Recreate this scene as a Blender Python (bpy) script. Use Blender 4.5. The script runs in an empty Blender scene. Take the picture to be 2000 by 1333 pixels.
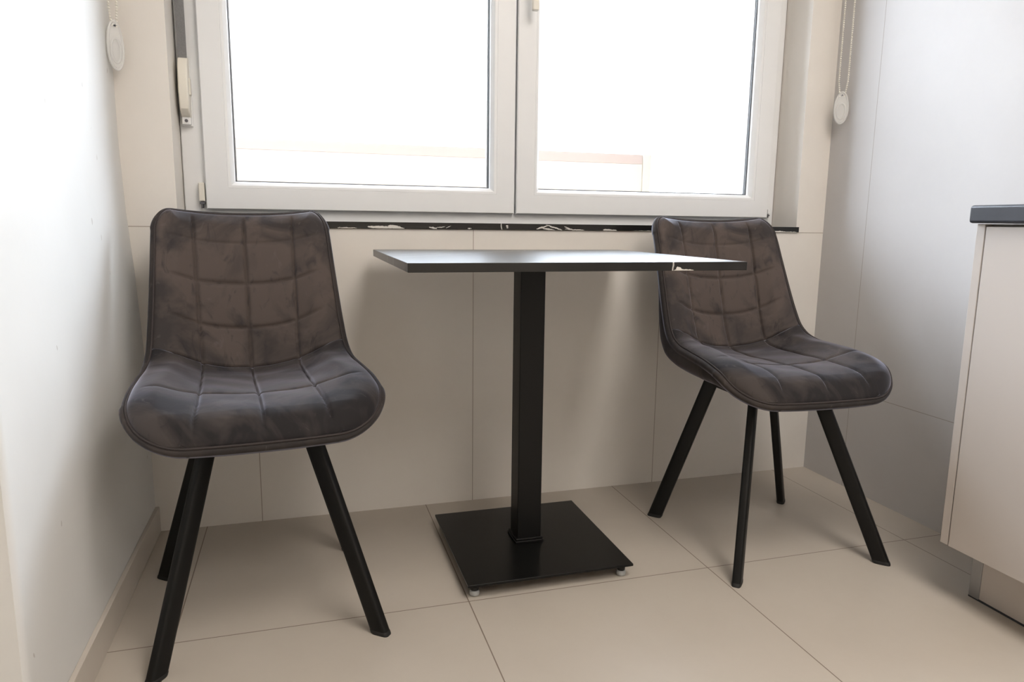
import bpy, bmesh, math, random
import numpy as np
from mathutils import Vector, Matrix

scene = bpy.context.scene
C = scene.collection
PI = math.pi
random.seed(4)

# ------------------------------------------------------------------ camera
CAM = Vector((-0.0668, -1.9888, 0.8288))
YAW, PITCH, ROLL, FPX = 0.2895, -0.1649, 0.0125, 1387.6
fwd = Vector((math.sin(YAW) * math.cos(PITCH), math.cos(YAW) * math.cos(PITCH), math.sin(PITCH)))
rgt0 = Vector((math.cos(YAW), -math.sin(YAW), 0))
up0 = rgt0.cross(fwd)
rgt = rgt0 * math.cos(ROLL) + up0 * math.sin(ROLL)
upv = -rgt0 * math.sin(ROLL) + up0 * math.cos(ROLL)
cd = bpy.data.cameras.new('camera')
cd.sensor_width = 36.0
cd.lens = FPX / 2000 * 36
cd.clip_start = 0.02
cam = bpy.data.objects.new('camera', cd)
C.objects.link(cam)
M = Matrix.Identity(4)
for i in range(3):
    M[i][0], M[i][1], M[i][2], M[i][3] = rgt[i], upv[i], -fwd[i], CAM[i]
cam.matrix_world = M
scene.camera = cam

# ------------------------------------------------------------------ world: bright hazy sky
SKY = 25.5
w = bpy.data.worlds.new('world'); scene.world = w; w.use_nodes = True
nt = w.node_tree; nt.nodes.clear()
wo = nt.nodes.new('ShaderNodeOutputWorld'); bg = nt.nodes.new('ShaderNodeBackground')
tc = nt.nodes.new('ShaderNodeTexCoord'); sp = nt.nodes.new('ShaderNodeSeparateXYZ')
rp = nt.nodes.new('ShaderNodeValToRGB')
nt.links.new(tc.outputs['Generated'], sp.inputs[0])
mr = nt.nodes.new('ShaderNodeMapRange'); mr.inputs[1].default_value = -1; mr.inputs[2].default_value = 1
nt.links.new(sp.outputs[2], mr.inputs[0]); nt.links.new(mr.outputs[0], rp.inputs[0])
el = rp.color_ramp.elements
el[0].position = 0.48; el[0].color = (0.040, 0.036, 0.032, 1)
el[1].position = 0.505; el[1].color = (0.13, 0.13, 0.132, 1)
for p_, c_ in ((0.60, (0.20, 0.215, 0.24)), (0.70, (0.64, 0.70, 0.80)), (0.82, (0.84, 0.93, 1.06)), (1.0, (0.76, 0.88, 1.05))):
    e = el.new(p_); e.color = (*c_, 1)
# the hazy sun stands beyond the terrace: that half of the sky is far brighter
hz = nt.nodes.new('ShaderNodeMapRange'); hz.interpolation_type = 'SMOOTHSTEP'
hz.inputs[1].default_value = 0.03; hz.inputs[2].default_value = 0.20; hz.inputs[3].default_value = 0.02; hz.inputs[4].default_value = 1.0
nt.links.new(sp.outputs[1], hz.inputs[0])
ms = nt.nodes.new('ShaderNodeMath'); ms.operation = 'MULTIPLY'; ms.inputs[1].default_value = SKY
az = nt.nodes.new('ShaderNodeMapRange')
az.inputs[1].default_value = 0.15; az.inputs[2].default_value = 0.75; az.inputs[3].default_value = 0.50; az.inputs[4].default_value = 1.75
ab = nt.nodes.new('ShaderNodeMath'); ab.operation = 'ABSOLUTE'
nt.links.new(sp.outputs[0], ab.inputs[0]); nt.links.new(ab.outputs[0], az.inputs[0])
ma = nt.nodes.new('ShaderNodeMath'); ma.operation = 'MULTIPLY'
nt.links.new(hz.outputs[0], ma.inputs[0]); nt.links.new(az.outputs[0], ma.inputs[1])
nt.links.new(ma.outputs[0], ms.inputs[0])
nt.links.new(rp.outputs[0], bg.inputs[0]); nt.links.new(ms.outputs[0], bg.inputs[1])
nt.links.new(bg.outputs[0], wo.inputs[0])

# daylight portals in the window openings (they only guide the sky light)
def portal(name, loc, rot, sx, sz):
    l = bpy.data.lights.new(name, 'AREA'); l.shape = 'RECTANGLE'; l.size = sx; l.size_y = sz
    l.cycles.is_portal = True
    o = bpy.data.objects.new(name, l); o.location = loc; o.rotation_euler = rot; C.objects.link(o)
    return o
portal('window_portal', (0.565, 0.34, 1.465), (-PI / 2, 0, 0), 1.86, 1.28)

vs = scene.view_settings
vs.view_transform = 'Standard'; vs.look = 'None'; vs.gamma = 1.0; vs.use_curve_mapping = False
vs.exposure = 0.0

# ------------------------------------------------------------------ helpers
def link(o, parent=None):
    C.objects.link(o)
    if parent is not None:
        o.parent = parent
    return o

def thing(name, label, cat, loc=(0, 0, 0), rotz=0.0, group=None):
    o = bpy.data.objects.new(name, None); o.location = loc; o.rotation_euler = (0, 0, rotz)
    o.empty_display_size = 0.05
    o['label'] = label; o['category'] = cat
    if group: o['group'] = group
    return link(o)

def finish(name, bm, mat, parent=None, smooth=30, bevel=0, bseg=2):
    bmesh.ops.recalc_face_normals(bm, faces=bm.faces[:])
    me = bpy.data.meshes.new(name); bm.to_mesh(me); bm.free()
    me.materials.append(mat)
    o = bpy.data.objects.new(name, me)
    if smooth is not None:
        me.shade_smooth()
        me.set_sharp_from_angle(angle=math.radians(smooth))
    if bevel:
        b = o.modifiers.new('bevel', 'BEVEL'); b.width = bevel; b.segments = bseg
        b.limit_method = 'ANGLE'; b.angle_limit = math.radians(40); b.harden_normals = True
    return link(o, parent)

def box(bm, x0, x1, y0, y1, z0, z1):
    vs_ = [bm.verts.new((x, y, z)) for x in (x0, x1) for y in (y0, y1) for z in (z0, z1)]
    for f in ((0, 1, 3, 2), (4, 6, 7, 5), (0, 4, 5, 1), (2, 3, 7, 6), (0, 2, 6, 4), (1, 5, 7, 3)):
        bm.faces.new([vs_[i] for i in f])

def boxes(name, lst, mat, parent=None, bevel=0, bseg=2):
    bm = bmesh.new()
    for b in lst: box(bm, *b)
    return finish(name, bm, mat, parent, bevel=bevel, bseg=bseg)

def tube(bm, pts, r, n=8, closed=False, cap=True):
    pts = [Vector(p) for p in pts]
    rings = []; N = len(pts); ref = None
    for i, p in enumerate(pts):
        a = pts[(i - 1) % N] if (closed or i > 0) else p
        b = pts[(i + 1) % N] if (closed or i < N - 1) else p
        t = (b - a).normalized()
        if ref is None:
            ref = Vector((0, 0, 1)) if abs(t.z) < .9 else Vector((1, 0, 0))
        u = (ref - t * ref.dot(t)).normalized(); v = t.cross(u); ref = u
        rr = r[i] if hasattr(r, '__len__') else r
        rings.append([bm.verts.new(p + (u * math.cos(2 * PI * k / n) + v * math.sin(2 * PI * k / n)) * rr) for k in range(n)])
    m = N if closed else N - 1
    for i in range(m):
        A, B = rings[i], rings[(i + 1) % N]
        for k in range(n):
            bm.faces.new((A[k], A[(k + 1) % n], B[(k + 1) % n], B[k]))
    if cap and not closed:
        bm.faces.new(rings[0][::-1]); bm.faces.new(rings[-1])

def lathe(bm, prof, cx, cy, n=24):
    rings = [[bm.verts.new((cx + r * math.cos(2 * PI * k / n), cy + r * math.sin(2 * PI * k / n), z)) for k in range(n)] for r, z in prof]
    for A, B in zip(rings, rings[1:]):
        for k in range(n): bm.faces.new((A[k], A[(k + 1) % n], B[(k + 1) % n], B[k]))
    bm.faces.new(rings[0][::-1]); bm.faces.new(rings[-1])

def frame_ring(bm, x0, x1, z0, z1, prof, closed=False):
    """mitred frame: prof = list of (inset, y)"""
    rings = []
    for ins, y in prof:
        rings.append([bm.verts.new(c) for c in ((x0 + ins, y, z0 + ins), (x1 - ins, y, z0 + ins), (x1 - ins, y, z1 - ins), (x0 + ins, y, z1 - ins))])
    pairs = list(zip(rings, rings[1:]))
    if closed: pairs.append((rings[-1], rings[0]))
    for A, B in pairs:
        for k in range(4): bm.faces.new((A[k], A[(k + 1) % 4], B[(k + 1) % 4], B[k]))

# ------------------------------------------------------------------ material helpers
class Mat:
    def __init__(s, name):
        s.m = bpy.data.materials.new(name); s.m.use_nodes = True
        s.t = s.m.node_tree; s.b = s.t.nodes['Principled BSDF']; s.out = s.t.nodes['Material Output']
    def n(s, kind, **kw):
        x = s.t.nodes.new(kind)
        for k, v in kw.items(): setattr(x, k, v)
        return x
    def l(s, a, b): s.t.links.new(a, b)
    def math(s, op, a, b=None, c=None, clamp=False):
        x = s.n('ShaderNodeMath', operation=op); x.use_clamp = clamp
        for i, v in enumerate((a, b, c)):
            if v is None: continue
            if hasattr(v, 'is_linked') or hasattr(v, 'links'): s.l(v, x.inputs[i])
            else: x.inputs[i].default_value = v
        return x.outputs[0]
    def mix(s, f, a, b):
        x = s.n('ShaderNodeMix', data_type='RGBA')
        if hasattr(f, 'links'): s.l(f, x.inputs[0])
        else: x.inputs[0].default_value = f
        for i, v in ((6, a), (7, b)):
            if hasattr(v, 'links'): s.l(v, x.inputs[i])
            else: x.inputs[i].default_value = (*v, 1)
        return x.outputs[2]
    def noise(s, scale, detail=3, rough=.5, vec=None, dist=0):
        x = s.n('ShaderNodeTexNoise'); x.inputs['Scale'].default_value = scale
        x.inputs['Detail'].default_value = detail; x.inputs['Roughness'].default_value = rough
        x.inputs['Distortion'].default_value = dist
        if vec is not None: s.l(vec, x.inputs['Vector'])
        return x.outputs[0]
    def obj(s):
        x = s.n('ShaderNodeTexCoord'); return x.outputs['Object']
    def xyz(s, v):
        x = s.n('ShaderNodeSeparateXYZ'); s.l(v, x.inputs[0]); return x.outputs
    def ramp(s, f, a, b, clamp=True):
        x = s.n('ShaderNodeMapRange'); x.clamp = clamp
        s.l(f, x.inputs[0]); x.inputs[1].default_value = a; x.inputs[2].default_value = b
        return x.outputs[0]
    def bump(s, h, strength=.2, dist=.01):
        x = s.n('ShaderNodeBump'); x.inputs['Strength'].default_value = strength; x.inputs['Distance'].default_value = dist
        s.l(h, x.inputs['Height']); s.l(x.outputs[0], s.b.inputs['Normal'])
    def line(s, co, off, spacing, width):
        """1 on the joint lines, 0 elsewhere"""
        t = s.math('SUBTRACT', co, off)
        if spacing:
            t = s.math('DIVIDE', t, spacing); t = s.math('ADD', t, .5); t = s.math('FRACT', t); t = s.math('SUBTRACT', t, .5)
            t = s.math('MULTIPLY', t, spacing)
        t = s.math('ABSOLUTE', t)
        return s.math('LESS_THAN', t, width / 2)
    def set(s, col=None, rough=None, spec=None, metal=None):
        if col is not None: s.b.inputs['Base Color'].default_value = (*col, 1)
        if rough is not None: s.b.inputs['Roughness'].default_value = rough
        if spec is not None: s.b.inputs['Specular IOR Level'].default_value = spec
        if metal is not None: s.b.inputs['Metallic'].default_value = metal
        return s.m

def tile_mat(name, col, col2, joint, lines, rough=.4, jw=.0025, spec=.4):
    """lines: list of (axis, offset, spacing)"""
    k = Mat(name); v = k.obj(); ax = k.xyz(v)
    cloud = k.noise(3.2, 5, .6, v); fine = k.noise(60, 3, .6, v)
    c = k.mix(k.ramp(cloud, .3, .7), col, col2)
    c = k.mix(k.math('MULTIPLY', fine, .12), c, tuple(x * .82 for x in col2))
    j = None
    for a, off, spc in lines:
        t = k.line(ax[a], off, spc, jw); j = t if j is None else k.math('MAXIMUM', j, t)
    c = k.mix(j, c, joint)
    k.l(c, k.b.inputs['Base Color'])
    k.set(rough=rough, spec=spec)
    r = k.math('ADD', k.math('MULTIPLY', cloud, .12), rough - .06); k.l(r, k.b.inputs['Roughness'])
    k.bump(k.math('SUBTRACT', k.math('MULTIPLY', fine, .08), j), .25, .002)
    return k.m

def plain(name, col, rough=.5, spec=.5, metal=0, nz=.04, scale=30):
    k = Mat(name); k.set(rough=rough, spec=spec, metal=metal)
    f = k.noise(scale, 3, .5, k.obj())
    k.l(k.mix(f, tuple(x * (1 - nz) for x in col), tuple(min(1, x * (1 + nz)) for x in col)), k.b.inputs['Base Color'])
    return k.m

GX = 0.2645
m_floor = tile_mat('floor_porcelain_tile', (.52, .468, .405), (.485, .434, .372), (.20, .155, .12),
                   [(0, GX, .6), (1, -.567, .6)], rough=.42)
m_wtile = tile_mat('window_wall_tile', (.78, .745, .695), (.74, .70, .65), (.36, .31, .26),
                   [(0, -.193, .6), (2, .8085, 0)], rough=.45, jw=.002)
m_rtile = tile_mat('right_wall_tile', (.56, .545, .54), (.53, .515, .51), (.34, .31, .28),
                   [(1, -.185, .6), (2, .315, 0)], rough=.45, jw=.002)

def plaster_mat():
    k = Mat('white_painted_plaster'); v = k.obj()
    big = k.noise(4, 4, .5, v); fine = k.noise(90, 2, .5, v)
    sc = k.n('ShaderNodeMapping'); k.l(v, sc.inputs[0]); sc.inputs['Scale'].default_value = (1, 1, .6)
    spots = k.ramp(k.noise(48, 1, .3, sc.outputs[0]), .80, .81)
    c = k.mix(k.ramp(big, .3, .7), (.735, .735, .72), (.70, .70, .685))
    c = k.mix(k.math('MULTIPLY', spots, .45), c, (.33, .29, .25))
    k.l(c, k.b.inputs['Base Color']); k.set(rough=.55, spec=.3)
    k.bump(k.math('ADD', k.math('MULTIPLY', big, 1.0), k.math('MULTIPLY', fine, .03)), .3, .01)
    return k.m
m_plaster = plaster_mat()
m_ceiling = plain('ceiling_paint', (.80, .79, .77), .8)
m_room = plain('room_wall_paint', (.78, .74, .68), .7)
m_base = plain('skirting_tile', (.56, .51, .45), .4)
m_pvc = plain('white_upvc', (.82, .83, .84), .32, .5, nz=.01)
m_pvc_dark = plain('rubber_gasket', (.035, .035, .04), .6)
m_cream = plain('cream_plastic', (.80, .77, .69), .35, nz=.01)
m_strap = plain('grey_woven_strap', (.20, .20, .205), .8, nz=.25, scale=400)
m_black = plain('black_powder_coat', (.0048, .0046, .0043), .42, .26, nz=.2, scale=200)
m_black2 = plain('black_plate_coat', (.0045, .0044, .004), .30, .24, nz=.2, scale=120)
m_cap = plain('black_plastic_foot', (.008, .008, .008), .6)
m_glide = plain('grey_plastic_glide', (.38, .39, .39), .45)
m_cab = plain('beige_cabinet_laminate', (.545, .495, .455), .42, nz=.012, scale=8)
m_alu = plain('brushed_aluminium', (.36, .36, .365), .38, .5, metal=.8)
m_top = plain('dark_worktop_laminate', (.040, .042, .052), .36, .5, nz=.3, scale=14)
m_steel = plain('steel_screw', (.16, .16, .17), .35, metal=.8)
m_render = plain('beige_exterior_render', (.52, .465, .40), .9)  # even beige base colour for parapet, terrace and outer jamb
m_cope = plain('terracotta_coping', (.42, .335, .30), .9)

def glass_mat():
    k = Mat('window_glass'); t = k.t
    k.t.nodes.remove(k.b)
    tr = k.n('ShaderNodeBsdfTransparent'); tr.inputs[0].default_value = (.985, .99, .988, 1)
    gl = k.n('ShaderNodeBsdfGlossy'); gl.inputs['Roughness'].default_value = .01
    fr = k.n('ShaderNodeFresnel'); fr.inputs[0].default_value = 1.22
    mx = k.n('ShaderNodeMixShader'); k.l(fr.outputs[0], mx.inputs[0]); k.l(tr.outputs[0], mx.inputs[1]); k.l(gl.outputs[0], mx.inputs[2])
    k.l(mx.outputs[0], k.out.inputs[0]); return k.m
m_glass = glass_mat()

def clear_plastic():
    k = Mat('clear_plastic')
    k.set((.93, .93, .92), .08, .6)
    tr = k.n('ShaderNodeBsdfTransparent'); tr.inputs[0].default_value = (.96, .96, .95, 1)
    mx = k.n('ShaderNodeMixShader'); mx.inputs[0].default_value = .45
    k.l(tr.outputs[0], mx.inputs[1]); k.l(k.b.outputs[0], mx.inputs[2]); k.l(mx.outputs[0], k.out.inputs[0])
    return k.m
m_clear = clear_plastic()

def marble(name, blobs=None, seed=0.0, rough=.12, veins=True, axis=(1, 0)):
    """black stone with white veins; blobs = (u, v, ru, rv, tilt) patches on the front edge"""
    k = Mat(name); v = k.obj(); ax = k.xyz(v)
    off = k.n('ShaderNodeMapping'); k.l(v, off.inputs[0]); off.inputs['Location'].default_value = (seed, seed * .7, 0)
    V = off.outputs[0]
    wob = k.noise(3.0, 5, .6, V)
    f = None
    if veins:
        for (a, b, c0, wd) in veins:
            t = k.math('ADD', k.math('MULTIPLY', ax[0], a), k.math('MULTIPLY', ax[1], b))
            t = k.math('ADD', t, k.math('MULTIPLY', k.math('SUBTRACT', wob, .5), .10))
            t = k.math('ABSOLUTE', k.math('SUBTRACT', t, c0))
            t = k.math('SUBTRACT', 1, k.math('DIVIDE', t, wd), clamp=True)
            f = t if f is None else k.math('MAXIMUM', f, t)
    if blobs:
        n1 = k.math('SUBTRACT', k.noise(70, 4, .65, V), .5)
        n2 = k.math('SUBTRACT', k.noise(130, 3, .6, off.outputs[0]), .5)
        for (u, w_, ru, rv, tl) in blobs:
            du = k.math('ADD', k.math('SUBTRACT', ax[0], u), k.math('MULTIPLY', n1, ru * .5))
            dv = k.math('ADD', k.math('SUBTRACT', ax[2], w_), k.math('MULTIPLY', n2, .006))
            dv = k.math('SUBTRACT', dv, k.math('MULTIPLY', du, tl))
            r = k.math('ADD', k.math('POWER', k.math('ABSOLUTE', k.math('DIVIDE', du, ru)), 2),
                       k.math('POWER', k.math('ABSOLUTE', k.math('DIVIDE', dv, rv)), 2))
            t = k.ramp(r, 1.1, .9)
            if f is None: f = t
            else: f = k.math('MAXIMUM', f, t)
    cl = k.noise(9, 5, .6, V)
    base = k.mix(k.ramp(cl, .35, .75), (.006, .0055, .005), (.013, .012, .011))
    k.l(k.mix(f, base, (.66, .64, .60)), k.b.inputs['Base Color'])
    k.set(rough=rough, spec=.5)
    return k.m
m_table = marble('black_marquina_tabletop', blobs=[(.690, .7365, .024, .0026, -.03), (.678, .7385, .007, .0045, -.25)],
                 veins=[(-.72, 1.0, -1.165, .0022), (-.9, 1.0, -.585, .0020), (-.62, 1.0, -.441, .0016)], rough=.28)
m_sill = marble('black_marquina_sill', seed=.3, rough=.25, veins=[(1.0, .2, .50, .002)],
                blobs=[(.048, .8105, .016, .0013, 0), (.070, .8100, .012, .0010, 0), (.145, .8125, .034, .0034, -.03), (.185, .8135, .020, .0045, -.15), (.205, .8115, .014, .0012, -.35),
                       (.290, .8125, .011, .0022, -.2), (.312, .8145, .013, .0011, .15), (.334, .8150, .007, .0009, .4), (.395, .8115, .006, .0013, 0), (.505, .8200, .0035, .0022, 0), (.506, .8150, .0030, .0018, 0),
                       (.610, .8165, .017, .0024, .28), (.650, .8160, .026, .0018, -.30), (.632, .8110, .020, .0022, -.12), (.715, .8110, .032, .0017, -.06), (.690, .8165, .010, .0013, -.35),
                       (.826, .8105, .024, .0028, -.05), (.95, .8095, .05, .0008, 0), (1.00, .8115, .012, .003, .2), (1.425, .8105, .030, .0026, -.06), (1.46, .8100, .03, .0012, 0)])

def velvet_mat(name, deep, ca=(.043, .037, .036), cb=(.090, .071, .063)):
    k = Mat(name); v = k.obj()
    big = k.noise(7, 4, .62, v, dist=.8)
    mp = k.n('ShaderNodeMapping'); k.l(v, mp.inputs[0]); mp.inputs['Scale'].default_value = (1, 1, .38); mp.inputs['Rotation'].default_value = (0, .5, 0)
    strokes = k.noise(24, 3, .6, mp.outputs[0], dist=1.5)
    fine = k.noise(900, 2, .5, v)
    c = k.mix(k.ramp(big, .40, .60), ca, cb)
    c = k.mix(k.math('MULTIPLY', k.ramp(strokes, .58, .70), .6), c, (.028, .026, .028))
    c = k.mix(k.math('MULTIPLY', k.ramp(strokes, .36, .28), .35), c, (.12, .10, .095))
    k.l(c, k.b.inputs['Base Color'])
    k.set(rough=.75, spec=.12)
    k.b.inputs['Sheen Weight'].default_value = .95 * deep
    k.b.inputs['Sheen Roughness'].default_value = .30
    k.b.inputs['Sheen Tint'].default_value = (.60, .60, .72, 1)
    k.bump(k.math('ADD', k.math('MULTIPLY', fine, .3), strokes), .12, .003)
    return k.m
m_velvet = velvet_mat('taupe_velvet', 1.0)
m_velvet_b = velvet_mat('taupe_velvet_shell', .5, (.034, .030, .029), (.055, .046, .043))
# same velvet; seat nap's darker, bluer look in this light painted into the colour
m_velvet_s = velvet_mat('taupe_velvet_seat_shaded', 1.0, (.022, .020, .021), (.066, .056, .053))
m_piping = plain('velvet_piping', (.050, .042, .041), .8, .15)

# ------------------------------------------------------------------ the room
XL, XR = -.4605, 1.5947
CEIL = 2.6; YR = -3.7; XFL = -1.9
def struct(o):
    o['kind'] = 'structure'; return o
struct(boxes('floor', [(XFL - .2, XR + .2, YR - .2, .35, -.12, 0)], m_floor))
struct(boxes('ceiling', [(XFL - .2, XR + .2, YR - .2, .35, CEIL, CEIL + .15)], m_ceiling))
WX0, WX1, WZ0, WZ1 = -.361, 1.489, .809, 2.1
struct(boxes('wall_back', [(-.8, XR + .3, 0, .33, 0, WZ0), (-.8, WX0, 0, .33, WZ0, CEIL),
                           (WX1, XR + .3, 0, .33, WZ0, CEIL), (WX0, WX1, 0, .33, WZ1, CEIL)], m_wtile))
# left wall of the nook: slightly wavy plaster, ends in an outer corner
def wall_left():
    bm = bmesh.new()
    zs = [0, .25, .5, .7, .85, 1.0, 1.2, 1.45, 1.8, 2.2, CEIL]
    ys = [0, -.05, -.12, -.2, -.35, -.5, -.65, -.8, -.9, -.913, -.92]
    def off(z, y):
        s = min(1, max(0, (z - .5) / .5)); s = s * s * (3 - 2 * s)
        near = max(0, 1 + y / .35)
        r = .004 if y < -.918 else 0
        return XL - .022 * s * near - .006 * s * (1 - near) - r
    g = [[bm.verts.new((off(z, y), y, z)) for y in ys] for z in zs]
    for i in range(len(zs) - 1):
        for j in range(len(ys) - 1):
            bm.faces.new((g[i][j], g[i][j + 1], g[i + 1][j + 1], g[i + 1][j]))
    e = [bm.verts.new((XFL, -.92, z)) for z in zs]
    for i in range(len(zs) - 1):
        bm.faces.new((g[i][-1], e[i], e[i + 1], g[i + 1][-1]))
    b = [bm.verts.new((XFL, 0, z)) for z in zs]
    for i in range(len(zs) - 1):
        bm.faces.new((e[i], b[i], b[i + 1], e[i + 1])); bm.faces.new((b[i], g[i][0], g[i + 1][0], b[i + 1]))
    return struct(finish('wall_left', bm, m_plaster, smooth=30))
wall_left()
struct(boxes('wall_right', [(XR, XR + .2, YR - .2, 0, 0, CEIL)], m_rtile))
struct(boxes('wall_rear', [(XFL - .2, XR, YR - .2, YR, 0, CEIL)], m_room))
struct(boxes('wall_outer', [(XFL - .2, XFL, YR, -.92, 0, CEIL)], m_room))
struct(boxes('baseboard_left', [(XL, XL + .010, -.918, 0, 0, .070)], m_base, bevel=.0015))

# outer jambs of the window opening (facade render, seen through the right pane)
struct(boxes('trim_1', [(WX1 - .062, WX1, .24, .33, WZ0, WZ1)], m_render))

# ------------------------------------------------------------------ added fill lamps on the ceiling, out of view, to brighten the room
FILL_W = 11.6
k = Mat('fill_lamp_glow'); k.set((.9, .88, .85), .5)
k.b.inputs['Emission Color'].default_value = (1.0, .93, .86, 1); k.b.inputs['Emission Strength'].default_value = FILL_W
for lab_, y_ in (('added unseen square fill lamp on the ceiling nearer the window', -1.70), ('added unseen square fill lamp on the ceiling at the rear of the kitchen', -2.95)):
    t = thing('ceiling_fill_lamp', lab_, 'ceiling lamp', (.85, y_, CEIL), 0, 'added fill lamps on the kitchen ceiling')
    boxes('fill_lamp_housing', [(-.47, .47, -.47, .47, -.05, 0)], m_pvc, t, bevel=.01)
    boxes('fill_lamp_panel', [(-.45, .45, -.45, .45, -.062, -.0505)], k.m, t, bevel=.004)

# ------------------------------------------------------------------ window sill
sill = boxes('window_sill', [(WX0 + .001, WX1 + .006, -.006, -.0005, .8095, .8265), (WX0 + .001, WX1 - .001, -.0005, .1245, .8095, .8265)], m_sill)
sill['label'] = 'black marble window sill with white veins under the window frame'; sill['category'] = 'window sill'

# ------------------------------------------------------------------ window
win = bpy.data.objects.new('window_1', None); link(win); win['kind'] = 'structure'
ZW1 = WZ1 - .002
bm = bmesh.new()
frame_ring(bm, WX0 + .0015, WX1 - .0015, .8100, ZW1, [(0, .20), (0, .128), (.003, .125), (.0640, .125), (.0660, .127), (.0660, .150), (.0665, .152), (.0665, .20)], closed=True)
finish('window_frame', bm, m_pvc, win, smooth=25)
SP = [(.012, .165), (.012, .1256), (0, .1256), (0, .108), (.0025, .105), (.0555, .105), (.0560, .1062), (.0570, .1062), (.0575, .1052), (.064, .1065), (.0735, .118), (.0745, .121), (.0745, .134), (.0745, .165)]
sashes = []
for (x0, x1) in ((-.3035, .5590), (.5645, 1.4525)):
    bm = bmesh.new()
    z0, z1 = .8555, ZW1 - .03
    frame_ring(bm, x0, x1, z0, z1, SP, closed=True)
    s_ = finish('sash', bm, m_pvc, win, smooth=25)
    # glazing beads against the pane
    bm = bmesh.new()
    frame_ring(bm, x0 + .0745, x1 - .0745, z0 + .0745, z1 - .0745, [(0, .129), (.0018, .129), (.0018, .134), (0, .134)], closed=True)
    finish('gasket', bm, m_pvc_dark, s_)
    boxes('glass_pane', [(x0 + .072, x1 - .072, .134, .138, z0 + .072, z1 - .072)], m_glass, s_)
    # rebate and spacer behind the first pane
    bm = bmesh.new()
    frame_ring(bm, x0 + .0745, x1 - .0745, z0 + .0745, z1 - .0745, [(0, .1385), (.004, .1385), (.004, .146), (0, .146)], closed=True)
    finish('glazing_spacer', bm, m_alu, s_)
    boxes('outer_glass_pane', [(x0 + .072, x1 - .072, .147, .151, z0 + .072, z1 - .072)], m_glass, s_)
    sashes.append(s_)
# dark seal in the gap between the sashes
boxes('centre_seal', [(.5592, .5643, .125, .16, .858, ZW1 - .033)], plain('grey_seal', (.22, .22, .22), .7), win)
# handle on the right sash
bm = bmesh.new()
box(bm, .588, .616, .098, .105, 1.50, 1.57)
hb = finish('handle', bm, m_pvc, win, bevel=.003)
bm = bmesh.new(); box(bm, .5925, .6115, .055, .071, 1.427, 1.56)
finish('lever', bm, m_cream, hb, bevel=.004, bseg=3)
bm = bmesh.new(); box(bm, .595, .609, .066, .0985, 1.525, 1.548)
finish('spindle_neck', bm, m_cream, hb, bevel=.003)
# hinges
for (hx0, hx1, ztop) in ((-.3215, -.3065, .925), (1.4555, 1.4655, .885)):
    bm = bmesh.new(); box(bm, hx0, hx1, .1075, .1248, .876 if hx0 < 0 else .868, ztop)
    h_ = finish('hinge', bm, m_cream if hx0 < 0 else m_pvc, win, bevel=.003, bseg=3)
    bm = bmesh.new()
    tube(bm, [((hx0 + hx1) / 2, .116, .857), ((hx0 + hx1) / 2, .116, .877)], .0035, 10)
    box(bm, hx0 + .001, hx1 - .001, .110, .1245, .8685 if hx0 < 0 else .862, .8735 if hx0 < 0 else .866)
    finish('hinge_pin', bm, m_steel, h_)

# ------------------------------------------------------------------ shutter strap winder
t = thing('strap_winder', 'cream roller shutter strap winder with grey strap at left edge of window frame', 'strap winder', (-.3400, .124, 1.07))
bm = bmesh.new()
pr = [(.0, -.016), (.006, -.030), (.020, -.043), (.05, -.049), (.095, -.049), (.128, -.043), (.146, -.030), (.152, -.018), (.152, -.006), (0, -.006)]
L_ = [bm.verts.new((-.012, y, z + .020)) for z, y in pr]; R_ = [bm.verts.new((.012, y, z + .020)) for z, y in pr]
bm.faces.new(L_); bm.faces.new(R_[::-1])
for i in range(len(pr)):
    j = (i + 1) % len(pr); bm.faces.new((L_[i], L_[j], R_[j], R_[i]))
finish('housing', bm, m_cream, t, bevel=.004, bseg=3)
boxes('back_plate', [(-.0145, .0145, -.006, -.0002, .0, .178)], m_pvc, t, bevel=.001)
b_ = boxes('bracket', [(-.011, .011, -.022, -.006, .002, .022)], m_pvc, t, bevel=.003)
bm = bmesh.new(); tube(bm, [(0, -.0215, .012), (0, -.0235, .012)], .0042, 14); finish('screw', bm, m_steel, b_)
boxes('side_cheek', [(-.0155, .0155, -.030, -.008, .075, .12)], m_cream, t, bevel=.004)
bm = bmesh.new()
pts = [(-.026, .168), (-.026, .55), (-.024, 1.02)]
for (ya, za), (yb, zb) in zip(pts, pts[1:]):
    for s in (0,):
        a = [bm.verts.new((x, y, z)) for x, y, z in ((-.0115, ya, za), (.0105, ya, za), (.0105, yb, zb), (-.0115, yb, zb), (-.0115, ya + .0015, za), (.0105, ya + .0015, za), (.0105, yb + .0015, zb), (-.0115, yb + .0015, zb))]
        for f in ((0, 1, 2, 3), (4, 7, 6, 5), (0, 4, 5, 1), (1, 5, 6, 2), (3, 2, 6, 7), (0, 3, 7, 4)): bm.faces.new([a[i] for i in f])
finish('strap', bm, m_strap, t)

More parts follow.
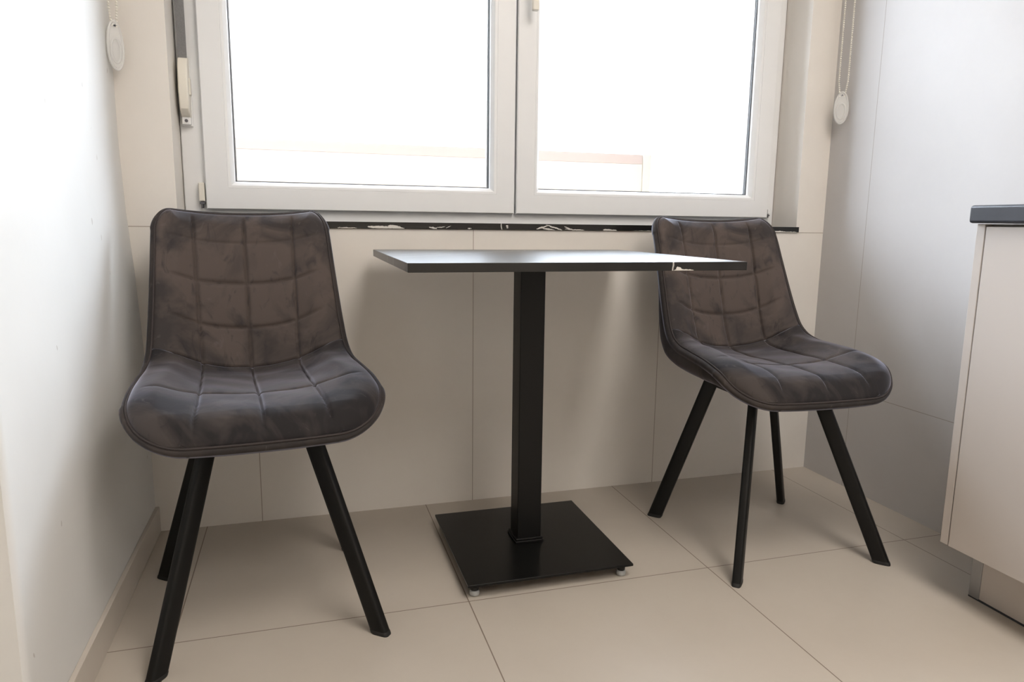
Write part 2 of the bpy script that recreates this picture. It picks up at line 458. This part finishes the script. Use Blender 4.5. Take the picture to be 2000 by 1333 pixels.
# ------------------------------------------------------------------ blind chains
def blind_chain(label, loc, rz, half, top, zc, hh, hw):
    t = thing('blind_chain', label, 'blind chain', (loc[0], loc[1], zc), rz, None)
    bm = bmesh.new()
    pitch = .0062
    for sx in (-1, 1):
        n = int((top - zc - hh) / pitch)
        for i in range(n):
            z = hh - .012 + i * pitch
            mtx = Matrix.Translation((sx * half * min(1, .55 + i * .06), 0, z))
            bmesh.ops.create_icosphere(bm, subdivisions=1, radius=.0029, matrix=mtx)
        tube(bm, [(sx * half * .55, 0, hh - .012), (sx * half, 0, hh + .03), (sx * half, 0, top - zc)], .0007, 5)
    finish('bead_chain', bm, m_cream, t, smooth=60)
    # teardrop tensioner: rim, web and inner wheel
    def outline(k, s=1.0):
        a = 2 * PI * k / 40
        return Vector((math.sin(a) * hw * s * (1 - .18 * (1 + math.cos(a)) / 2), 0, math.cos(a) * hh * s))
    bm = bmesh.new(); tube(bm, [outline(k) for k in range(40)], .0032, 8, closed=True)
    f_ = finish('tensioner', bm, m_clear, t, smooth=60)
    bm = bmesh.new()
    fr_ = [[bm.verts.new(outline(k, .93) + Vector((0, y, 0))) for k in range(40)] for y in (-.0015, .0015)]
    bm.faces.new(fr_[0]); bm.faces.new(fr_[1][::-1])
    for k in range(40): bm.faces.new((fr_[0][k], fr_[0][(k + 1) % 40], fr_[1][(k + 1) % 40], fr_[1][k]))
    finish('tensioner_web', bm, m_clear, f_)
    bm = bmesh.new()
    tube(bm, [(math.sin(2 * PI * k / 30) * hw * .58, 0, -hh * .22 + math.cos(2 * PI * k / 30) * hh * .5) for k in range(30)], .0036, 8, closed=True)
    finish('pulley_rim', bm, m_clear, f_, smooth=60)
    bm = bmesh.new(); tube(bm, [(0, -.004, hh * .8), (0, .004, hh * .8)], .0022, 10); finish('rivet', bm, m_steel, f_)
    return t
blind_chain('white beaded blind chain with clear tensioner hanging by the left white wall', (-.462, -.055, 0), math.radians(52), .011, 2.3, 1.225, .054, .022)
blind_chain('white beaded blind chain with clear tensioner hanging by the right tiled wall', (1.574, -.060, 0), math.radians(-35), .013, 2.3, 1.197, .047, .021)

# ------------------------------------------------------------------ table
t = thing('bistro_table', 'small pedestal table with black marble top between the two velvet chairs', 'table', (.464, -.362, 0))
TO = Vector((.464, -.362, 0))
def tb(name, lst, mat, parent, bevel=0):
    return boxes(name, [(a - TO.x, b - TO.x, c - TO.y, d - TO.y, e, f) for a, b, c, d, e, f in lst], mat, parent, bevel=bevel)
# tabletop keeps world-placed coordinates for its veins
top = boxes('tabletop', [(.121, .839, -.684, -.046, .7360, .7540)], m_table, t, bevel=.0012)
top.location = (-TO.x, -TO.y, 0)
tb('top_bracket', [(.30, .62, -.52, -.20, .731, .7359)], m_black, t, .001)
tb('column', [(.4305, .4925, -.388, -.326, .036, .731)], m_black, t, .003)
tb('collar', [(.4245, .4985, -.394, -.320, .0354, .0415), (.4265, .4965, -.392, -.322, .0415, .0475)], m_black, t, .0015)
tb('base_plate', [(.2634, .6648, -.564, -.1598, .0290, .0352)], m_black2, t, .0012)
for fx, fy in ((.283, -.543), (.643, -.543), (.283, -.181), (.643, -.181)):
    bm = bmesh.new(); lathe(bm, [(.0085, .013), (.0095, .015), (.0095, .022), (.007, .023), (.007, .029)], fx - TO.x, fy - TO.y)
    f_ = finish('foot', bm, m_cap, t)
    bm = bmesh.new(); lathe(bm, [(.007, .0), (.0105, .002), (.0115, .006), (.0112, .011), (.009, .0135)], fx - TO.x, fy - TO.y)
    finish('glide', bm, m_glide, f_, smooth=50)

# ------------------------------------------------------------------ chairs
VK = np.array([0, .10, .20, .30, .40, .50, .56, .60, .66, .72, .82, .92, 1.0])
CY = np.array([-.282, -.235, -.172, -.110, -.030, .060, .118, .152, .185, .203, .233, .262, .284])
CZ = np.array([.429, .446, .451, .452, .449, .448, .454, .472, .528, .582, .683, .778, .838])
EY = np.array([-.262, -.232, -.190, -.115, -.030, .045, .083, .106, .134, .158, .196, .236, .270])
EZ = np.array([.432, .459, .487, .503, .510, .517, .530, .548, .592, .640, .722, .806, .853])
WK = np.array([.227, .230, .231, .228, .2215, .2135, .2085, .2055, .2020, .1990, .1945, .1905, .187])
CREASE = .60
def pchip(x, y, q):
    h = np.diff(x); d = np.diff(y) / h
    m = np.zeros_like(y)
    for i in range(1, len(y) - 1):
        w1, w2 = 2 * h[i] + h[i - 1], h[i] + 2 * h[i - 1]
        # smooth (non-monotone allowed): weighted average slope
        m[i] = (d[i - 1] * h[i] + d[i] * h[i - 1]) / (h[i] + h[i - 1])
    m[0] = d[0] + (d[0] - m[1]) * .5; m[-1] = d[-1] + (d[-1] - m[-2]) * .5
    k = np.clip(np.searchsorted(x, q, side='right') - 1, 0, len(h) - 1)
    t_ = (q - x[k]) / h[k]; h_ = h[k]
    return ((1 + 2 * t_) * (1 - t_) ** 2 * y[k] + t_ * (1 - t_) ** 2 * h_ * m[k] + t_ ** 2 * (3 - 2 * t_) * y[k + 1] + t_ ** 2 * (t_ - 1) * h_ * m[k + 1])
def wfac(v):
    a = np.clip(v / .24, 0, 1); b = np.clip((1 - v) / .085, 0, 1)
    return (.58 + .42 * np.sqrt(1 - (1 - a) ** 2)) * (.84 + .16 * np.sqrt(1 - (1 - b) ** 2))
def mid(u, v):
    cy_, cz_, ey_, ez_ = (pchip(VK, a, v) for a in (CY, CZ, EY, EZ))
    x = u * pchip(VK, WK, v) * wfac(v)
    k = np.clip(np.abs(x) / pchip(VK, WK, v), 0, 1) ** 2.3
    return np.stack([x, cy_ + (ey_ - cy_) * k, cz_ + (ez_ - cz_) * k], -1)
NU = 161
NV = 281
def vsamples():
    s = np.linspace(0, 1, NV)
    a = .5 - .5 * np.cos(PI * s)          # dense at both ends
    v = .55 * s + .45 * a
    v[np.argmin(abs(v - CREASE))] = CREASE
    return v
VS = vsamples(); US = np.sin(np.linspace(-PI / 2, PI / 2, NU)) * .5 + np.linspace(-1, 1, NU) * .5
UU, VV = np.meshgrid(US, VS)              # [v][u]
MP = mid(UU, VV)
def normals(P):
    du = np.gradient(P, axis=1); dv = np.gradient(P, axis=0)
    n = np.cross(du, dv); n /= np.linalg.norm(n, axis=-1, keepdims=True) + 1e-12
    return n
# normals of a mid-surface without the corner squeeze, for stability
def mid_plain(u, v):
    cy_, cz_, ey_, ez_ = (pchip(VK, a, v) for a in (CY, CZ, EY, EZ))
    k = np.clip(np.abs(u), 0, 1) ** 2.3
    return np.stack([u * pchip(VK, WK, v), cy_ + (ey_ - cy_) * k, cz_ + (ez_ - cz_) * k], -1)
WF = pchip(VK, WK, VV); UX = MP[..., 0] / WF
e_ = 1e-3
du = mid_plain(UX + e_, VV) - mid_plain(UX - e_, VV)
dv = mid_plain(UX, np.clip(VV + e_, 0, 1)) - mid_plain(UX, np.clip(VV - e_, 0, 1))
NN = np.cross(du, dv); NN /= np.linalg.norm(NN, axis=-1, keepdims=True)
# NN points up (seat) / forward (back)
if NN[80, NU // 2, 2] < 0: NN = -NN
# distance to the border (approx, metres) in the surface
SV = np.concatenate([[0], np.cumsum(np.linalg.norm(np.diff(mid(np.zeros(NV), VS), axis=0), axis=1))])
LEN = SV[-1]
SVV = np.interp(VV, VS, SV)
bord = np.concatenate([np.stack([MP[0, :, 0], SVV[0, :]], 1), np.stack([MP[-1, :, 0], SVV[-1, :]], 1),
                       np.stack([MP[:, 0, 0], SVV[:, 0]], 1), np.stack([MP[:, -1, 0], SVV[:, -1]], 1)])
P2 = np.stack([MP[..., 0], SVV], -1).reshape(-1, 2)
DB = np.sqrt(((P2[:, None, :] - bord[None]) ** 2).sum(-1).min(1)).reshape(VV.shape)
# quilt pattern
cols = [0.0, -.115, .115]
rows_v = [.285, CREASE, .706, .808, .905]
rows_s = np.interp(rows_v, VS, SV)
X = MP[..., 0]; S = SVV
def groove(d, sg): return np.exp(-(d / sg) ** 2)
gv = np.zeros_like(X)
for c in cols:
    gv = np.maximum(gv, groove(X - c * (1 + .05 * np.clip((.3 - VV) / .3, 0, 1)), .0032) * 1.0)
gh = np.zeros_like(X)
for rs, dep in zip(rows_s, (.75, 1.1, .9, .85, .14)):
    side = np.clip((np.abs(X) - .115) / .05, 0, 1)
    gh = np.maximum(gh, groove(S - rs, .0034) * dep * (1 - .55 * side))
# pillow puff in every cell
edges_x = np.array([-.25, -.115, 0, .115, .25]); edges_s = np.concatenate([[-.03], rows_s, [LEN + .02]])
def cellp(a, ed):
    k = np.clip(np.searchsorted(ed, a, side='right') - 1, 0, len(ed) - 2)
    q = (a - ed[k]) / (ed[k + 1] - ed[k]); q = np.clip(q, 0, 1)
    return np.clip(4 * q * (1 - q), 0, 1) ** .42
puff = cellp(X, edges_x) * cellp(S, edges_s)
fine_ = .0011 * np.sin(X * 43 + S * 21 + 1.3) * np.sin(S * 37 - X * 11)
PADT = np.interp(VV, [0, .1, .3, .55, .62, .8, 1], [.022, .034, .032, .028, .024, .022, .018])
rim = np.clip(DB / .045, 0, 1); rim = np.sqrt(1 - (1 - rim) ** 2)
inner = np.clip((DB - .007) / .032, 0, 1); inner = inner * inner * (3 - 2 * inner)
H = PADT * rim + (puff * .0065 - .0065 * np.maximum(gv, gh) + fine_) * inner
FR = MP + NN * H[..., None]
# outer shell
rimb = np.clip(DB / .024, 0, 1); rimb = np.sqrt(1 - (1 - rimb) ** 2)
TB = np.interp(VV, [0, .15, .32, .56, .66, .8, 1], [.014, .024, .040, .044, .036, .024, .014])
BK = MP - NN * (TB * rimb + .004)[..., None]
out = np.zeros_like(MP)
def grid_mesh(name, P, mat, parent, flip=False, r0=0, r1=None):
    P = P[r0:r1]; n, m = P.shape[:2]
    idx = np.arange(n * m).reshape(n, m)
    f = np.stack([idx[:-1, :-1], idx[:-1, 1:], idx[1:, 1:], idx[1:, :-1]], -1).reshape(-1, 4)
    if flip: f = f[:, ::-1]
    me = bpy.data.meshes.new(name)
    me.from_pydata(P.reshape(-1, 3).tolist(), [], f.tolist()); me.update()
    me.materials.append(mat); me.shade_smooth()
    o = bpy.data.objects.new(name, me)
    return link(o, parent)
loopi = [(0, j) for j in range(NU)] + [(i, NU - 1) for i in range(1, NV)] + [(NV - 1, j) for j in range(NU - 2, -1, -1)] + [(i, 0) for i in range(NV - 2, 0, -1)]
LP = np.array([MP[i, j] for i, j in loopi]); LN = np.array([NN[i, j] for i, j in loopi])

def make_chair(label, loc, rz):
    t = thing('dining_chair', label, 'chair', loc, rz, 'velvet dining chairs at the table')
    kc = int(np.argmin(abs(VS - CREASE)))
    # seat pad and backrest pad meet in the crease seam; each has a closed underside
    def pad(name, r0, r1, mat):
        A = FR[r0:r1]; B = (MP - NN * .002)[r0:r1]
        n, m = A.shape[:2]
        P = np.concatenate([A.reshape(-1, 3), B.reshape(-1, 3)])
        idx = np.arange(n * m).reshape(n, m); o2 = n * m
        f = np.stack([idx[:-1, :-1], idx[:-1, 1:], idx[1:, 1:], idx[1:, :-1]], -1).reshape(-1, 4).tolist()
        f += [[a + o2 for a in q[::-1]] for q in f]
        per = [(0, j) for j in range(m)] + [(i, m - 1) for i in range(1, n)] + [(n - 1, j) for j in range(m - 2, -1, -1)] + [(i, 0) for i in range(n - 2, 0, -1)]
        ids = [int(idx[a]) for a in per]
        for a, b in zip(ids, ids[1:] + ids[:1]): f.append([b, a, a + o2, b + o2])
        me = bpy.data.meshes.new(name); me.from_pydata(P.tolist(), [], f); me.update()
        me.materials.append(mat); me.shade_smooth()
        return link(bpy.data.objects.new(name, me), t)
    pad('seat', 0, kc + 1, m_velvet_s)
    pad('backrest', kc, None, m_velvet)
    # outer shell: back surface with a rim wall up to the piping
    n, m = BK.shape[:2]
    idx = np.arange(n * m).reshape(n, m)
    f = np.stack([idx[:-1, :-1], idx[1:, :-1], idx[1:, 1:], idx[:-1, 1:]], -1).reshape(-1, 4).tolist()
    P = BK.reshape(-1, 3).tolist(); L = len(P); per = [int(idx[a]) for a in loopi]
    # outward swell of the shell edge
    cen = np.array([0, 0, 0])
    swell = []
    for q in range(len(loopi)):
        a = LP[q - 3]; b = LP[(q + 3) % len(LP)]
        tg = (b - a); tg /= np.linalg.norm(tg) + 1e-9
        o_ = np.cross(tg, LN[q]); o_ /= np.linalg.norm(o_) + 1e-9
        swell.append(o_)
    swell = np.array(swell)
    if swell[NU + 60][0] < 0: swell = -swell
    R1 = LP + swell * .0085 - LN * .009; R2 = LP + swell * .0070 - LN * .0010; R3 = LP - LN * .0002
    for q, (i, j) in enumerate(loopi): P[int(idx[i, j])] = (LP[q] + swell[q] * .005 - LN[q] * .018).tolist()
    K = len(loopi)
    P += R1.tolist() + R2.tolist() + R3.tolist()
    for q in range(K):
        q2 = (q + 1) % K
        f.append([per[q], per[q2], L + q2, L + q]); f.append([L + q, L + q2, L + K + q2, L + K + q]); f.append([L + K + q, L + K + q2, L + 2 * K + q2, L + 2 * K + q])
    me = bpy.data.meshes.new('outer_shell'); me.from_pydata(P, [], f); me.update()
    me.materials.append(m_velvet_b); me.shade_smooth()
    link(bpy.data.objects.new('outer_shell', me), t)
    bm = bmesh.new()
    pts = [Vector(LP[q] + LN[q] * .0015 + swell[q] * .0010) for q in range(0, K, 2)]
    tube(bm, pts, .0024, 8, closed=True)
    finish('piping', bm, m_piping, t, smooth=80)
    # mount and legs
    bm = bmesh.new()
    box(bm, -.105, .105, -.120, .070, .405, .412)
    for sx in (-1, 1):
        box(bm, sx * .085 - .014, sx * .085 + .014, -.128, .078, .396, .424)
    box(bm, -.085, .085, -.128, -.104, .398, .422); box(bm, -.085, .085, .050, .074, .398, .422)
    finish('mounting_frame', bm, m_black, t, bevel=.002)
    for sx in (-1, 1):
        for fy_, ay in ((-.271, -.126), (.136, .068)):
            tip = Vector((sx * (.206 if fy_ < 0 else .212), fy_, .0)); top_ = Vector((sx * .093, ay + (.002 if ay < 0 else -.002), .415))
            yaw_ = math.atan2((1 if fy_ > 0 else -1) * .72, sx * .70)
            ra = Vector((math.cos(yaw_), math.sin(yaw_), 0)); rb = Vector((-math.sin(yaw_), math.cos(yaw_), 0))
            def sect(c, a, b):
                o = []
                for k in range(28):
                    q = 2 * PI * k / 28; cs, sn = math.cos(q), math.sin(q); ex = .52
                    o.append(c + ra * a * math.copysign(abs(cs) ** ex, cs) + rb * b * math.copysign(abs(sn) ** ex, sn))
                return o
            def loft(lst):
                bm = bmesh.new(); rings = [[bm.verts.new(p) for p in s] for s in lst]
                for A, B in zip(rings, rings[1:]):
                    for k in range(28): bm.faces.new((A[k], A[(k + 1) % 28], B[(k + 1) % 28], B[k]))
                bm.faces.new(rings[0][::-1]); bm.faces.new(rings[-1]); return bm
            at = lambda z: tip + (top_ - tip) * (z / .415)
            lg = finish('leg', loft([sect(at(z), .0200, .0108) for z in (.008, .14, .28, .415)]), m_black, t, smooth=35)
            finish('foot_cap', loft([sect(at(.0), .0198, .0106), sect(at(.0015), .0205, .0113), sect(at(.007), .0206, .0114), sect(at(.0085), .0201, .0109)]), m_cap, lg, smooth=35)
    return t
ch = make_chair('taupe velvet quilted chair with black legs by the left white wall', (-.169, -.393, 0), .106)
def copy_tree(o, parent=None):
    c = o.copy(); C.objects.link(c)
    if parent is not None: c.parent = parent
    for k in list(o.children): copy_tree(k, c)
    return c
ch2 = copy_tree(ch)
ch2.location = (1.097, -.388, 0); ch2.rotation_euler = (0, 0, -.012)
ch2['label'] = 'taupe velvet quilted chair behind the table end, near the right tiled wall'

# ------------------------------------------------------------------ kitchen base cabinet and worktop
t = thing('base_cabinet', 'beige kitchen base cabinet under the dark worktop along the right wall', 'cabinet', (1.30, -.815, 0))
def cb(name, lst, mat, parent=None, bevel=0):
    o = boxes(name, [(a - 1.30, b - 1.30, c + .815, d + .815, e, f) for a, b, c, d, e, f in lst], mat, parent or t, bevel=bevel)
    return o
cb('end_panel', [(1.300, 1.590, -.834, -.815, .128, .8385)], m_cab, None, .0012)
cb('door', [(1.299, 1.3175, -1.43, -.8375, .128, .8330)], m_cab, None, .0012)
cb('carcass', [(1.319, 1.590, -1.432, -.8345, .128, .8385)], plain('carcass_board', (.30, .27, .24), .6))
pl_ = cb('plinth', [(1.372, 1.387, -1.432, -.868, .004, .127)], m_cab)
cb('plinth_corner', [(1.3695, 1.387, -.868, -.842, .003, .1275), (1.372, 1.585, -.848, -.842, .003, .127)], m_alu, pl_, .002)
cb('plinth_seal', [(1.3705, 1.387, -1.432, -.842, 0, .0045)], m_pvc_dark, pl_)
wt = boxes('worktop', [(1.284, 1.5945, -1.46, -.806, .8400, .8770)], m_top, bevel=.006, bseg=3)
wt['label'] = 'dark grey worktop with rounded front edge on the beige cabinet'; wt['category'] = 'worktop'

# ------------------------------------------------------------------ outside: terrace parapet
struct(boxes('trim_2', [(-3.5, 6.0, .33, 3.5, -.3, -.2)], m_render))
pw = thing('parapet_wall', 'pale terrace parapet wall with coping outside the window', 'parapet', (0, 1.55, -.2))
bm = bmesh.new()
box(bm, -2.5, 1.70, 0, .18, 0, 1.3449); box(bm, 1.7006, 1.745, -.01, .19, 0, 1.395)
finish('wall_panel', bm, m_render, pw)
boxes('coping', [(-2.5, 1.7005, -.0015, .19, 1.345, 1.395)], m_cope, pw, bevel=.004)
